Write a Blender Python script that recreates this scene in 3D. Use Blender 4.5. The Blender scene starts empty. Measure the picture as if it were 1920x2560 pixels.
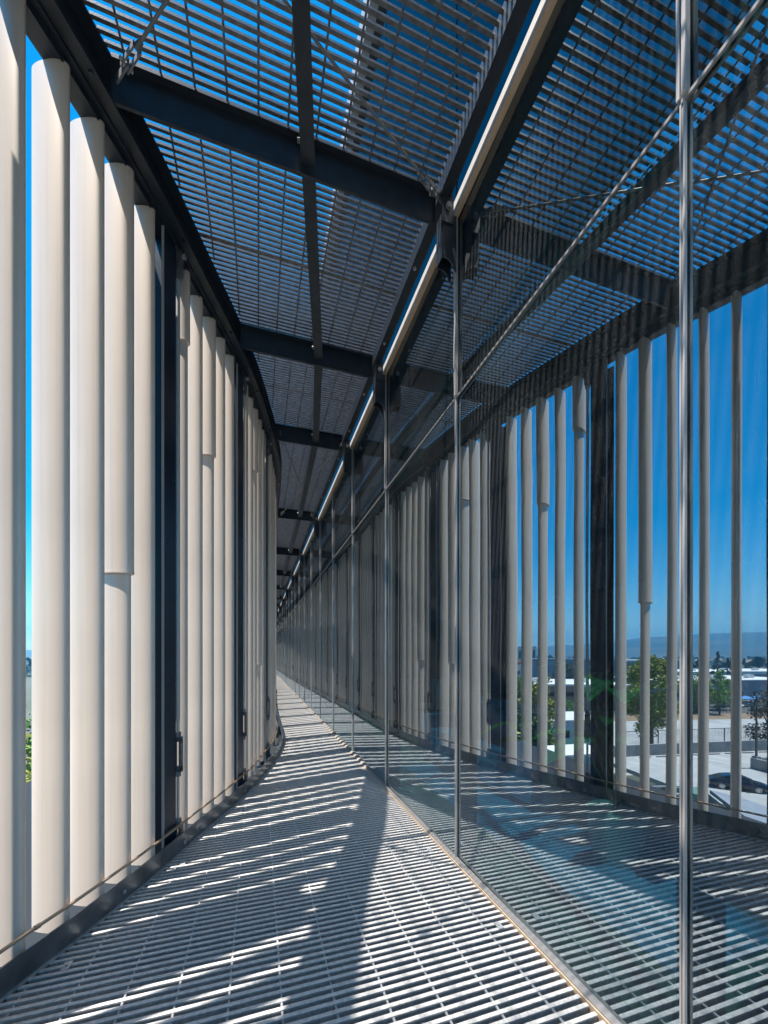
import bpy, math, random
from math import sin, cos, pi, radians, sqrt, atan2, tan
random.seed(7)
scene = bpy.context.scene
COL = scene.collection

# ---------------------------------------------------------------- camera
H = 1.4                                  # eye height above the walkway grating; most plan sizes are multiples of it
YAW = radians(17.97)
cam_data = bpy.data.cameras.new('camera')
cam = bpy.data.objects.new('camera', cam_data); COL.objects.link(cam)
cam.location = (0, 0, H)
cam.rotation_euler = (radians(90), 0, -YAW)
cam_data.sensor_fit = 'HORIZONTAL'; cam_data.sensor_width = 36
cam_data.lens = 36 * 968 / 1920
cam_data.shift_y = 360 / 1920
cam_data.clip_start = 0.02; cam_data.clip_end = 12000
scene.camera = cam

# ---------------------------------------------------------------- sky and sun
SUN_EL = radians(70); SUN_AZ = radians(-103)      # azimuth clockwise from +Y: the sun stands to the left, a touch behind
world = bpy.data.worlds.new('World'); scene.world = world
world.use_nodes = True
wn = world.node_tree.nodes; wl = world.node_tree.links
bg = wn['Background']; bg.inputs['Strength'].default_value = 0.092
sky = wn.new('ShaderNodeTexSky'); sky.sky_type = 'NISHITA'; sky.sun_disc = False
sky.sun_elevation = SUN_EL; sky.sun_rotation = SUN_AZ
sky.air_density = 1.0; sky.dust_density = 0.05; sky.ozone_density = 2.2
hs = wn.new('ShaderNodeHueSaturation'); hs.inputs['Saturation'].default_value = 1.6; hs.inputs['Hue'].default_value = 0.49
wl.new(sky.outputs[0], hs.inputs['Color']); wl.new(hs.outputs[0], bg.inputs[0])
sun_data = bpy.data.lights.new('sun', 'SUN'); sun_data.energy = 5.0; sun_data.angle = radians(0.5)
sun_data.color = (1.0, 0.95, 0.88)
sun = bpy.data.objects.new('sun', sun_data); COL.objects.link(sun)
from mathutils import Vector, Matrix
sd = Vector((sin(SUN_AZ) * cos(SUN_EL), cos(SUN_AZ) * cos(SUN_EL), sin(SUN_EL)))
sun.rotation_euler = sd.to_track_quat('Z', 'Y').to_euler()
sun.location = sd * 60
scene.view_settings.view_transform = 'Standard'; scene.view_settings.look = 'None'
scene.view_settings.exposure = 1.5; scene.view_settings.gamma = 1.0
scene.cycles.max_bounces = 10; scene.cycles.glossy_bounces = 5; scene.cycles.diffuse_bounces = 4
scene.cycles.transparent_max_bounces = 12; scene.cycles.transmission_bounces = 6
scene.cycles.blur_glossy = 0.6; scene.cycles.caustics_reflective = True; scene.cycles.caustics_refractive = False
scene.cycles.volume_bounces = 0

# ---------------------------------------------------------------- helpers
def mat(name, col, rough=0.5, metal=0.0, noise=None, bump=None, spec=0.5):
    m = bpy.data.materials.new(name); m.use_nodes = True
    nt = m.node_tree; b = nt.nodes['Principled BSDF']
    b.inputs['Base Color'].default_value = (*col, 1); b.inputs['Roughness'].default_value = rough
    b.inputs['Metallic'].default_value = metal; b.inputs['Specular IOR Level'].default_value = spec
    tc = nt.nodes.new('ShaderNodeTexCoord')
    if noise:                                   # (scale, amount, optional second colour)
        n = nt.nodes.new('ShaderNodeTexNoise'); n.inputs['Scale'].default_value = noise[0]; n.inputs['Detail'].default_value = 6
        nt.links.new(tc.outputs['Object'], n.inputs['Vector'])
        r = nt.nodes.new('ShaderNodeMapRange'); r.inputs['From Min'].default_value = 0.3; r.inputs['From Max'].default_value = 0.7
        nt.links.new(n.outputs['Fac'], r.inputs['Value'])
        mx = nt.nodes.new('ShaderNodeMix'); mx.data_type = 'RGBA'
        c2 = noise[2] if len(noise) > 2 else tuple(c * (1 - noise[1]) for c in col)
        c1 = col if len(noise) > 2 else tuple(min(1, c * (1 + noise[1])) for c in col)
        mx.inputs['A'].default_value = (*c1, 1); mx.inputs['B'].default_value = (*c2, 1)
        nt.links.new(r.outputs[0], mx.inputs['Factor']); nt.links.new(mx.outputs['Result'], b.inputs['Base Color'])
        rr = nt.nodes.new('ShaderNodeMapRange'); rr.inputs['To Min'].default_value = max(0.02, rough - 0.08); rr.inputs['To Max'].default_value = min(1, rough + 0.1)
        nt.links.new(n.outputs['Fac'], rr.inputs['Value']); nt.links.new(rr.outputs[0], b.inputs['Roughness'])
    if bump:                                    # (scale, strength, distance)
        n2 = nt.nodes.new('ShaderNodeTexNoise'); n2.inputs['Scale'].default_value = bump[0]; n2.inputs['Detail'].default_value = 4
        nt.links.new(tc.outputs['Object'], n2.inputs['Vector'])
        bp = nt.nodes.new('ShaderNodeBump'); bp.inputs['Strength'].default_value = bump[1]; bp.inputs['Distance'].default_value = bump[2]
        nt.links.new(n2.outputs['Fac'], bp.inputs['Height']); nt.links.new(bp.outputs['Normal'], b.inputs['Normal'])
    return m

M = {}
M['fin'] = mat('champagne_aluminium', (0.71, 0.60, 0.505), 0.38, 0.10, noise=(1.6, 0.06), bump=(260, 0.10, 0.0006))
# faint rain streaks down the fins
_m = M['fin']; _nt = _m.node_tree; _b = _nt.nodes['Principled BSDF']
_src = _b.inputs['Base Color'].links[0].from_socket
_tc = _nt.nodes.new('ShaderNodeTexCoord'); _mp = _nt.nodes.new('ShaderNodeMapping'); _mp.inputs['Scale'].default_value = (38, 38, 0.55)
_n = _nt.nodes.new('ShaderNodeTexNoise'); _n.inputs['Scale'].default_value = 1.0; _n.inputs['Detail'].default_value = 5
_r = _nt.nodes.new('ShaderNodeMapRange'); _r.inputs['From Min'].default_value = 0.5; _r.inputs['From Max'].default_value = 0.85; _r.inputs['To Max'].default_value = 0.22
_x = _nt.nodes.new('ShaderNodeMix'); _x.data_type = 'RGBA'; _x.inputs['B'].default_value = (0.33, 0.29, 0.25, 1)
_nt.links.new(_tc.outputs['Object'], _mp.inputs[0]); _nt.links.new(_mp.outputs[0], _n.inputs['Vector']); _nt.links.new(_n.outputs['Fac'], _r.inputs['Value'])
_nt.links.new(_r.outputs[0], _x.inputs['Factor']); _nt.links.new(_src, _x.inputs['A']); _nt.links.new(_x.outputs['Result'], _b.inputs['Base Color'])
M['navy'] = mat('navy_steel_paint', (0.019, 0.025, 0.034), 0.42, 0.0, noise=(14, 0.25), bump=(120, 0.12, 0.0008))
M['post'] = mat('blue_black_post_paint', (0.006, 0.016, 0.035), 0.30, 0.0, noise=(6, 0.3))
M['galv'] = mat('galvanised_steel', (0.36, 0.37, 0.38), 0.5, 0.45, noise=(22, 0.25), bump=(340, 0.5, 0.0015))
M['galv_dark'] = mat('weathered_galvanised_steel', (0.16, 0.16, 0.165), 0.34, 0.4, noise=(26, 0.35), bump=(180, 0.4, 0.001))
M['alu'] = mat('clear_anodised_aluminium', (0.50, 0.46, 0.43), 0.34, 0.3)
M['dull_alu'] = mat('dull_aluminium', (0.30, 0.28, 0.265), 0.4, 0.25)
M['tie'] = mat('tie_rod_steel', (0.48, 0.47, 0.45), 0.38, 0.3)
M['zinc'] = mat('bright_zinc', (0.56, 0.53, 0.49), 0.5, 0.1, noise=(9, 0.1))
M['floorbar'] = mat('gritty_galvanised_bar', (0.45, 0.435, 0.42), 0.55, 0.1, noise=(55, 0.22), bump=(420, 0.6, 0.002))
M['tan'] = mat('champagne_anodised_trim', (0.62, 0.45, 0.30), 0.42, 0.1, noise=(20, 0.08))
M['curb'] = mat('galvanised_kick_plate', (0.16, 0.18, 0.20), 0.30, 0.7, noise=(7, 0.35), bump=(60, 0.1, 0.001))
M['copper'] = mat('bronze_tube', (0.52, 0.36, 0.25), 0.28, 0.7)
M['castiron'] = mat('dark_cast_steel', (0.17, 0.18, 0.19), 0.42, 0.5, noise=(40, 0.3), bump=(120, 0.3, 0.001))
M['rod'] = mat('steel_rod', (0.20, 0.20, 0.20), 0.65, 0.2)
M['black'] = mat('gap_shade_black', (0.01, 0.01, 0.01), 0.6)  # stands in for the shade seen down between the floor bars
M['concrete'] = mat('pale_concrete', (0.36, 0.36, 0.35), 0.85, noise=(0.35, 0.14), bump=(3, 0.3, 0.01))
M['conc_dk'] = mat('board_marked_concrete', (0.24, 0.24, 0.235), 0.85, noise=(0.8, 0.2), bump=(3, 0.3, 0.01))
M['paintline'] = mat('white_line_paint', (0.75, 0.75, 0.73), 0.7, noise=(5, 0.15))
M['asphalt'] = mat('asphalt', (0.075, 0.078, 0.08), 0.9, noise=(0.15, 0.25))
M['dirt'] = mat('dry_dirt', (0.22, 0.15, 0.09), 0.95, noise=(0.2, 0.3))
M['groundm'] = mat('mixed_ground', (0.10, 0.105, 0.085), 0.95, noise=(0.02, 0.4, (0.05, 0.07, 0.035)))
M['white_wall'] = mat('white_render_wall', (0.62, 0.62, 0.60), 0.8, noise=(0.3, 0.06))
M['grey_wall'] = mat('blue_grey_wall', (0.22, 0.25, 0.29), 0.8, noise=(0.3, 0.08))
M['brick'] = mat('pinkish_brown_wall', (0.30, 0.19, 0.15), 0.9, noise=(1.5, 0.15))
M['roofw'] = mat('white_membrane_roof', (0.66, 0.65, 0.63), 0.8, noise=(0.2, 0.1))
M['winglass'] = mat('dark_window_glass', (0.02, 0.03, 0.04), 0.08)
M['bark'] = mat('bark', (0.09, 0.065, 0.045), 0.9, noise=(6, 0.3))
M['carpet'] = mat('dark_teal_carpet', (0.045, 0.13, 0.12), 0.95, noise=(3, 0.3))
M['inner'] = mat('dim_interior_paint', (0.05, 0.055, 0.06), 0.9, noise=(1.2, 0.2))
M['sofa'] = mat('blue_sofa_fabric', (0.04, 0.30, 0.60), 0.9, noise=(8, 0.15))
M['pot'] = mat('white_glazed_pot', (0.55, 0.55, 0.52), 0.35)
M['whitepl'] = mat('white_plastic', (0.75, 0.76, 0.76), 0.45)
M['fence'] = mat('black_steel_fence', (0.02, 0.022, 0.025), 0.5)
M['carpaint'] = mat('dark_blue_car_paint', (0.008, 0.014, 0.035), 0.12, 0.3, spec=0.8)
M['tyre'] = mat('tyre_rubber', (0.02, 0.02, 0.02), 0.8)
M['rim'] = mat('alloy_rim', (0.6, 0.6, 0.62), 0.25, 0.9)
M['lamp_red'] = mat('red_lens', (0.25, 0.01, 0.01), 0.2)
M['lamp_clear'] = mat('clear_lens', (0.6, 0.62, 0.65), 0.1, 0.3)
M['metalroof'] = mat('grey_standing_seam_roof', (0.24, 0.26, 0.29), 0.55, 0.1, noise=(0.6, 0.15))
M['canopy'] = mat('blue_canopy_fabric', (0.05, 0.22, 0.50), 0.8)
M['tile'] = mat('salmon_roof_tiles', (0.42, 0.20, 0.14), 0.9, noise=(2, 0.2))
M['hill'] = mat('chaparral_hillside', (0.03, 0.045, 0.03), 0.95, noise=(0.0045, 0.4, (0.14, 0.12, 0.08)))

def leafmat(name, c1, c2):
    m = mat(name, c1, 0.6, noise=(0.9, 0.3, c2))
    return m
M['leaf_a'] = leafmat('olive_green_leaves', (0.30, 0.32, 0.03), (0.13, 0.19, 0.02))
M['leaf_b'] = leafmat('bright_green_leaves', (0.15, 0.32, 0.03), (0.08, 0.18, 0.015))
M['leaf_c'] = leafmat('conifer_needles', (0.018, 0.040, 0.020), (0.010, 0.022, 0.012))
M['leaf_d'] = leafmat('houseplant_leaves', (0.05, 0.30, 0.05), (0.03, 0.16, 0.04))

def glass_mat(name, r0, tint, dust=0.0, rmax=0.9):
    """coated insulating glass: mirror coat over a see-through tinted body, with a film of dust"""
    m = bpy.data.materials.new(name); m.use_nodes = True
    nt = m.node_tree; N = nt.nodes; L = nt.links
    for n in list(N): N.remove(n)
    out = N.new('ShaderNodeOutputMaterial')
    tr = N.new('ShaderNodeBsdfTransparent'); tr.inputs[0].default_value = (*tint, 1)
    gl = N.new('ShaderNodeBsdfGlossy'); gl.inputs['Roughness'].default_value = 0.0; gl.inputs[0].default_value = (0.80, 0.92, 1.0, 1)
    lw = N.new('ShaderNodeLayerWeight'); lw.inputs[0].default_value = 0.5
    pw = N.new('ShaderNodeMath'); pw.operation = 'POWER'; pw.inputs[1].default_value = 4.0
    mr = N.new('ShaderNodeMapRange'); mr.inputs['To Min'].default_value = r0; mr.inputs['To Max'].default_value = rmax
    L.new(lw.outputs['Facing'], pw.inputs[0]); L.new(pw.outputs[0], mr.inputs['Value'])
    mix = N.new('ShaderNodeMixShader'); L.new(mr.outputs[0], mix.inputs[0]); L.new(tr.outputs[0], mix.inputs[1]); L.new(gl.outputs[0], mix.inputs[2])
    tc = N.new('ShaderNodeTexCoord')
    nz = N.new('ShaderNodeTexNoise'); nz.inputs['Scale'].default_value = 0.9; nz.inputs['Detail'].default_value = 1
    L.new(tc.outputs['Object'], nz.inputs['Vector'])
    bp = N.new('ShaderNodeBump'); bp.inputs['Strength'].default_value = 1.0; bp.inputs['Distance'].default_value = 0.0022
    L.new(nz.outputs['Fac'], bp.inputs['Height']); L.new(bp.outputs['Normal'], gl.inputs['Normal'])
    last = mix
    if dust:
        df = N.new('ShaderNodeBsdfDiffuse'); df.inputs[0].default_value = (0.75, 0.78, 0.8, 1)
        n2 = N.new('ShaderNodeTexNoise'); n2.inputs['Scale'].default_value = 260; n2.inputs['Detail'].default_value = 2
        n3 = N.new('ShaderNodeTexNoise'); n3.inputs['Scale'].default_value = 1.3; n3.inputs['Detail'].default_value = 4
        L.new(tc.outputs['Object'], n2.inputs['Vector']); L.new(tc.outputs['Object'], n3.inputs['Vector'])
        r2 = N.new('ShaderNodeMapRange'); r2.inputs['From Min'].default_value = 0.50; r2.inputs['From Max'].default_value = 0.72
        r2.inputs['To Min'].default_value = dust * 0.45; r2.inputs['To Max'].default_value = dust * 4.0
        L.new(n2.outputs['Fac'], r2.inputs['Value'])
        mu = N.new('ShaderNodeMath'); mu.operation = 'MULTIPLY'; L.new(r2.outputs[0], mu.inputs[0])
        r3 = N.new('ShaderNodeMapRange'); r3.inputs['From Min'].default_value = 0.35; r3.inputs['From Max'].default_value = 0.65
        r3.inputs['To Min'].default_value = 0.5; r3.inputs['To Max'].default_value = 1.4
        L.new(n3.outputs['Fac'], r3.inputs['Value']); L.new(r3.outputs[0], mu.inputs[1])
        mx2 = N.new('ShaderNodeMixShader'); L.new(mu.outputs[0], mx2.inputs[0]); L.new(mix.outputs[0], mx2.inputs[1]); L.new(df.outputs[0], mx2.inputs[2])
        last = mx2
    L.new(last.outputs[0], out.inputs[0])
    return m
M['glass_up'] = glass_mat('upper_spandrel_glass', 0.05, (0.03, 0.05, 0.06), rmax=0.3)
M['glass'] = glass_mat('coated_facade_glass', 0.40, (0.22, 0.52, 0.50), 0.022)
M['glass_cl'] = glass_mat('clerestory_glass', 0.11, (0.10, 0.26, 0.28), 0.020, 0.75)
M['glass_bal'] = glass_mat('balustrade_glass', 0.10, (0.62, 0.85, 0.82))

class MB:
    def __init__(s): s.v = []; s.f = []
    def quad(s, a, b, c, d): n = len(s.v); s.v += [a, b, c, d]; s.f.append((n, n+1, n+2, n+3))
    def box(s, x0, x1, y0, y1, z0, z1):
        n = len(s.v)
        s.v += [(x0,y0,z0),(x1,y0,z0),(x1,y1,z0),(x0,y1,z0),(x0,y0,z1),(x1,y0,z1),(x1,y1,z1),(x0,y1,z1)]
        s.f += [(n,n+3,n+2,n+1),(n+4,n+5,n+6,n+7),(n,n+1,n+5,n+4),(n+1,n+2,n+6,n+5),(n+2,n+3,n+7,n+6),(n+3,n,n+4,n+7)]
    def obox(s, c, ax, ay, az, hx, hy, hz):      # oriented box: centre, three unit axes, half sizes
        c = Vector(c); n = len(s.v)
        for k in (-1, 1):
            for i, j in ((-1,-1),(1,-1),(1,1),(-1,1)):
                s.v.append(tuple(c + ax*hx*i + ay*hy*j + az*hz*k))
        s.f += [(n,n+3,n+2,n+1),(n+4,n+5,n+6,n+7),(n,n+1,n+5,n+4),(n+1,n+2,n+6,n+5),(n+2,n+3,n+7,n+6),(n+3,n,n+4,n+7)]
    def prism(s, poly, axis, a0, a1):            # poly in the two other axes, extruded along axis
        def P(p, a):
            return {'x': (a, p[0], p[1]), 'y': (p[0], a, p[1]), 'z': (p[0], p[1], a)}[axis]
        n = len(s.v); k = len(poly)
        s.v += [P(p, a0) for p in poly] + [P(p, a1) for p in poly]
        s.f.append(tuple(range(n, n+k))[::-1]); s.f.append(tuple(range(n+k, n+2*k)))
        for i in range(k): s.f.append((n+i, n+(i+1) % k, n+k+(i+1) % k, n+k+i))
    def tube(s, pts, r, seg=8, cap=True):
        pts = [Vector(p) for p in pts]; rr = r if isinstance(r, (list, tuple)) else [r]*len(pts); n0 = len(s.v)
        for i, p in enumerate(pts):
            d = (pts[min(i+1, len(pts)-1)] - pts[max(i-1, 0)]).normalized()
            up = Vector((0,0,1)) if abs(d.z) < 0.9 else Vector((1,0,0))
            a = d.cross(up).normalized(); b = d.cross(a).normalized()
            for k in range(seg):
                t = 2*pi*k/seg; s.v.append(tuple(p + (a*cos(t) + b*sin(t))*rr[i]))
        for i in range(len(pts)-1):
            for k in range(seg):
                s.f.append((n0+i*seg+k, n0+i*seg+(k+1) % seg, n0+(i+1)*seg+(k+1) % seg, n0+(i+1)*seg+k))
        if cap:
            s.f.append(tuple(range(n0, n0+seg))[::-1]); e = n0+(len(pts)-1)*seg; s.f.append(tuple(range(e, e+seg)))
    def ellipse(s, a, b, z0, z1, seg=32, cx=0, cy=0, ex=1.0):
        n = len(s.v)
        def P(t, z):
            c, q = cos(t), sin(t)
            return (cx + a*math.copysign(abs(c)**ex, c), cy + b*math.copysign(abs(q)**ex, q), z)
        for z in (z0, z1):
            for k in range(seg): s.v.append(P(2*pi*k/seg, z))
        for k in range(seg): s.f.append((n+k, n+(k+1) % seg, n+seg+(k+1) % seg, n+seg+k))
        s.f.append(tuple(range(n, n+seg))[::-1]); s.f.append(tuple(range(n+seg, n+2*seg)))
    def mesh(s, name, m, smooth=False):
        me = bpy.data.meshes.new(name); me.from_pydata(s.v, [], s.f); me.update()
        me.materials.append(M[m] if isinstance(m, str) else m)
        if smooth: me.shade_smooth(); me.set_sharp_from_angle(angle=radians(40))
        return me
    def build(s, name, m, parent=None, smooth=False):
        o = bpy.data.objects.new(name, s.mesh(name, m, smooth)); COL.objects.link(o)
        if parent: o.parent = parent
        return o

def tag(o, label=None, cat=None, group=None, kind=None):
    if label: o['label'] = label
    if cat: o['category'] = cat
    if group: o['group'] = group
    if kind: o['kind'] = kind
    return o
def empty(name, loc=(0,0,0), rz=0):
    o = bpy.data.objects.new(name, None); COL.objects.link(o); o.location = loc; o.rotation_euler = (0, 0, rz); o.empty_display_size = 0.1
    return o
def copy_tree(o, parent=None):
    c = o.copy(); COL.objects.link(c)
    if parent: c.parent = parent
    for ch in [x for x in o.children]: copy_tree(ch, c)
    return c
ORD = 'zeroth first second third fourth fifth sixth seventh eighth ninth tenth eleventh twelfth thirteenth fourteenth fifteenth sixteenth seventeenth eighteenth nineteenth twentieth'.split()
TENS = {20: 'twenty', 30: 'thirty', 40: 'forty', 50: 'fifty'}
def nth(n):
    if n <= 20: return ORD[n]
    t = n // 10 * 10; u = n % 10
    return {30: 'thirtieth', 40: 'fortieth', 50: 'fiftieth'}[t] if u == 0 else TENS[t] + '-' + ORD[u]

# ---------------------------------------------------------------- the plan: a straight glass wall on the right, a waving fin screen on the left
CURVE = [(-6,-2.6),(-4,-2.35),(-3,-2.12),(-2,-1.85),(-1.2,-1.6),(-0.5,-1.36),(0.2,-1.14),(0.7,-0.98),(1.0,-0.87),(1.415,-0.7145),(1.63,-0.61),(2.0,-0.45),(2.38,-0.31),
         (2.75,-0.165),(3.17,-0.018),(3.6,0.095),(3.97,0.177),(4.4,0.245),(4.78,0.283),(5.4,0.298),(6.1,0.30),(7,0.312),(8,0.335),(10,0.39),
         (12,0.44),(16,0.52),(24,0.60),(36,0.66),(44,0.68)]
def xc(y):                                # inner face of the kick plate, metres -> metres, smooth cubic
    yy = y / H; P = CURVE
    if yy <= P[0][0]: return P[0][1]*H
    if yy >= P[-1][0]: return P[-1][1]*H
    i = max(k for k in range(len(P)-1) if P[k][0] <= yy)
    def sl(k):
        if k == 0 or k == len(P)-1:
            k2 = 1 if k == 0 else len(P)-1
            return (P[k2][1]-P[k2-1][1])/(P[k2][0]-P[k2-1][0])
        a = (P[k][1]-P[k-1][1])/(P[k][0]-P[k-1][0]); b = (P[k+1][1]-P[k][1])/(P[k+1][0]-P[k][0])
        return 0 if a*b <= 0 else 2*a*b/(a+b)
    h = P[i+1][0]-P[i][0]; t = (yy-P[i][0])/h
    return H*((2*t**3-3*t**2+1)*P[i][1] + (t**3-2*t*t+t)*h*sl(i) + (-2*t**3+3*t*t)*P[i+1][1] + (t**3-t*t)*h*sl(i+1))
def tang(y):
    d = (xc(y+0.03)-xc(y-0.03))/0.06; l = sqrt(1+d*d); return Vector((d/l, 1/l, 0))
def go(y):                                # the screen stands a little farther behind the kick plate at the bulge
    f = min(1, max(0, (y/H-2.1)/2.2)); f = f*f*(3-2*f); return -0.055*H*f
def xs(y): return xc(y)+go(y)
def offc(y, o, z=0.0):                    # point beside the kick plate, o metres towards the corridor (negative: outside)
    t = tang(y); return Vector((xc(y)+t.y*o, y-t.x*o, z))
def offp(y, o, z=0.0):                    # the same beside the line of the screen
    t = tang(y); return Vector((xs(y)+t.y*o, y-t.x*o, z))
GX = 0.93*H                               # glass plane
Y0, Y1 = -3.2*H, 36*H                     # ends of the walkway
arc = [(Y0, 0.0)]
y = Y0
while y < Y1+3:
    p = Vector((xc(y), y, 0)); y += 0.02; q = Vector((xc(y), y, 0)); arc.append((y, arc[-1][1]+(q-p).length))
def y_at(s):
    lo, hi = 0, len(arc)-1
    while hi-lo > 1:
        m_ = (lo+hi)//2
        if arc[m_][1] <= s: lo = m_
        else: hi = m_
    a, b = arc[lo], arc[hi]; return a[0]+(b[0]-a[0])*(s-a[1])/(b[1]-a[1])
def s_at(yv):
    i = min(int((yv-Y0)/0.02), len(arc)-2); return arc[i][1]+(arc[i+1][1]-arc[i][1])*(yv-arc[i][0])/0.02

def sweep(profile, ya, yb, step, fn=None):
    fn = fn or offp
    mb = MB(); n = max(2, int((yb-ya)/step)+1); k = len(profile)
    for i in range(n):
        yv = ya+(yb-ya)*i/(n-1)
        for (o, z) in profile: mb.v.append(tuple(fn(yv, o, z)))
    for i in range(n-1):
        for j in range(k):
            a = i*k+j; b = i*k+(j+1) % k
            mb.f.append((a, b, b+k, a+k))
    mb.f.append(tuple(range(k))); mb.f.append(tuple(range((n-1)*k, n*k))[::-1])
    return mb
def rect(o0, o1, z0, z1): return [(o0, z0), (o0, z1), (o1, z1), (o1, z0)]

# ---------------------------------------------------------------- floor grating
def grate(ya, yb, x_of, x1, pitch, w, zt, depth, ph=0.0):
    mb = MB(); i = int(math.ceil((ya-ph)/pitch))
    while i*pitch+ph < yb:
        yv = i*pitch+ph; i += 1
        x0 = x_of(yv)
        if x1-x0 > 0.03: mb.box(x0, x1, yv-w/2, yv+w/2, zt-depth, zt)
    return mb
fl = MB(); yv = Y0
while yv < Y1:
    x0 = xc(yv)+0.012
    j = random.uniform(-0.0012, 0.0012)
    # T-shaped bearing bar: broad rough top on a thin web
    fl.box(x0, GX-0.042, yv-0.0085+j, yv+0.0085+j, -0.007, 0.0)
    fl.box(x0, GX-0.042, yv-0.003+j, yv+0.003+j, -0.040, -0.0075)
    yv += 0.0402
floor = fl.build('walkway_floor', 'floorbar'); tag(floor, kind='structure')
clp = MB(); rc = random.Random(3)
for i in range(46):                          # saddle clips holding the grating down
    yv_ = 0.9+i*0.402*(1 if i % 2 else 1.03); xx = (xc(yv_)+0.10+rc.uniform(0, 0.03)) if i % 2 else (GX-0.10-rc.uniform(0, 0.04))
    clp.box(xx-0.016, xx+0.016, yv_-0.026, yv_+0.026, 0.0006, 0.0032); clp.tube([(xx, yv_, 0.003), (xx, yv_, 0.008)], 0.006, 6)
clp.build('saddle_clips', 'galv', floor)
rods = MB(); xr = -3.6
while xr < GX-0.06:
    ys = [Y0+0.1*i for i in range(int((Y1-Y0)/0.1)) if xc(Y0+0.1*i)+0.03 < xr]
    if ys: rods.tube([(xr, min(ys), -0.0095), (xr, max(ys), -0.0095)], 0.0055, 6)
    xr += 0.205
rods.build('cross_rod', 'galv', floor, True)
pan = MB(); pan.box(-4.0, GX-0.02, Y0, Y1, -0.92, -0.90)  # added black sheet: gives the gaps in the grating their darkness
tag(pan.build('gap_shade_sheet', 'black'), kind='structure')
for k in range(0, 24):                       # bearers under the grating
    pass
bear = MB()
yv = Y0+0.3
while yv < Y1:
    bear.box(xc(yv)-0.06, GX-0.045, yv-0.04, yv+0.04, -0.20, -0.046); yv += 1.554
tag(bear.build('walkway_bearers', 'navy'), kind='structure')

# ---------------------------------------------------------------- kick plate, bronze rail, header of the fin screen
t = empty('kick_plate', (xc(2*H), 2*H, 0)); tag(t, 'galvanised kick plate curving along the left edge of the grating floor', 'kick plate')
inv = Matrix.Translation(-t.location)
def place_child(o, root): o.matrix_parent_inverse = Matrix.Translation(-root.location); return o
place_child(sweep(rect(-0.008, 0.0, -0.05, 0.125), Y0, Y1, 0.12, offc).build('plate', 'curb', t), t)
place_child(sweep(rect(0.0005, 0.014, -0.004, 0.006), Y0, Y1, 0.12, offc).build('toe_angle', 'galv', t), t)
yv = 1.0
nb = 0
while yv < 14 and nb < 22:
    b = MB(); c = offc(yv, 0.0, 0.055); tg = tang(yv); ni = Vector((tg.y, -tg.x, 0))
    b.tube([c, c+ni*0.008], 0.011, 6); b.tube([c+ni*0.008, c+ni*0.012], [0.007, 0.004], 8)
    place_child(b.build('bolt', 'galv', t), t); yv += 0.78; nb += 1
t = empty('tube_rail', tuple(offp(2*H, -0.02, 0.18))); tag(t, 'thin bronze tube running low along the front of the silver fins', 'rail')
r_ = MB(); n = 260; pts = [offp(Y0+(Y1-Y0)*(i/n)**1.6, -0.020, 0.182) for i in range(n+1)]
r_.tube(pts, 0.0085, 8); place_child(r_.build('tube', 'copper', t, True), t)
yv = 1.2
for k in range(16):                           # clips and cable ties holding the tube
    b = MB(); c = offp(yv, -0.020, 0.182); tg = tang(yv)
    b.tube([c-tg*0.011, c+tg*0.011], 0.0115, 8)
    e = [c+Vector((0, 0, 0.01)), c+Vector((0.02, 0, 0.02)), c+Vector((0.035, 0.01, -0.01)), c+Vector((0.03, 0.015, -0.06))]
    if k % 3 == 2: b.tube(e, 0.0025, 5)
    place_child(b.build('clip', 'copper', t), t); yv += 0.93

t = empty('screen_header', tuple(offp(2*H, 0, 4.32))); tag(t, 'dark steel header beam curving over the tops of the silver fins', 'beam')
ZH = 2.085*H+H
def ch(name, prof, m='navy', step=0.14): return place_child(sweep(prof, Y0, Y1, step).build(name, m, t), t)
ch('soffit_plate', rect(-0.150, -0.058, ZH, ZH+0.008))
ch('drip_lip', rect(-0.058, -0.052, ZH-0.012, ZH+0.10))
ch('lower_flange', rect(-0.022, 0.045, 4.366, 4.377))
ch('web', rect(-0.0515, -0.0225, ZH+0.03, 4.62))
ch('inner_web', rect(-0.022, -0.012, 4.3775, 4.583))
ch('upper_flange', rect(-0.0115, 0.056, 4.572, 4.583))
ch('outer_fascia', rect(-0.150, -0.144, ZH+0.0085, 4.60))
yv = 1.6
for k in range(14):
    b = MB(); c = offp(yv, 0.02, 4.366)
    b.tube([c, c-Vector((0, 0, 0.012))], 0.012, 6); place_child(b.build('bolt', 'navy', t), t); yv += 0.74

# ---------------------------------------------------------------- fins, posts and tie rods
FIN_TOP = ZH; FA, FB = 0.100, 0.032
def fin_mesh(a, b, z0, z1): m_ = MB(); m_.ellipse(a, b, z0, z1, 40, ex=0.92); return m_.mesh('sunshade_fin', 'fin', True)
plain = fin_mesh(FA, FB, 0.045, FIN_TOP-0.002)
slim = fin_mesh(FA*0.92, FB*0.90, 0.045, FIN_TOP-0.002)
BAY = 0.893*H; S0 = s_at(2.18*H)
sleeves = {(0, 3): 1.35, (1, 0): 2.70, (1, 2): 2.235, (2, 2): 2.56, (2, 3): 0.92, (3, 1): 0.95, (-1, 2): 1.9}
sl_mesh = {}
def sleeve_mesh(zb):
    key = round(zb, 2)
    if key not in sl_mesh:
        m_ = MB(); m_.ellipse(FA*1.08, FB*1.42, zb, FIN_TOP-0.004, 40, ex=0.92); m_.ellipse(FA*1.095, FB*1.47, zb+0.004, zb+0.016, 40, ex=0.92); sl_mesh[key] = m_.mesh('sleeve', 'fin', True)
    return sl_mesh[key]
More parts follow.
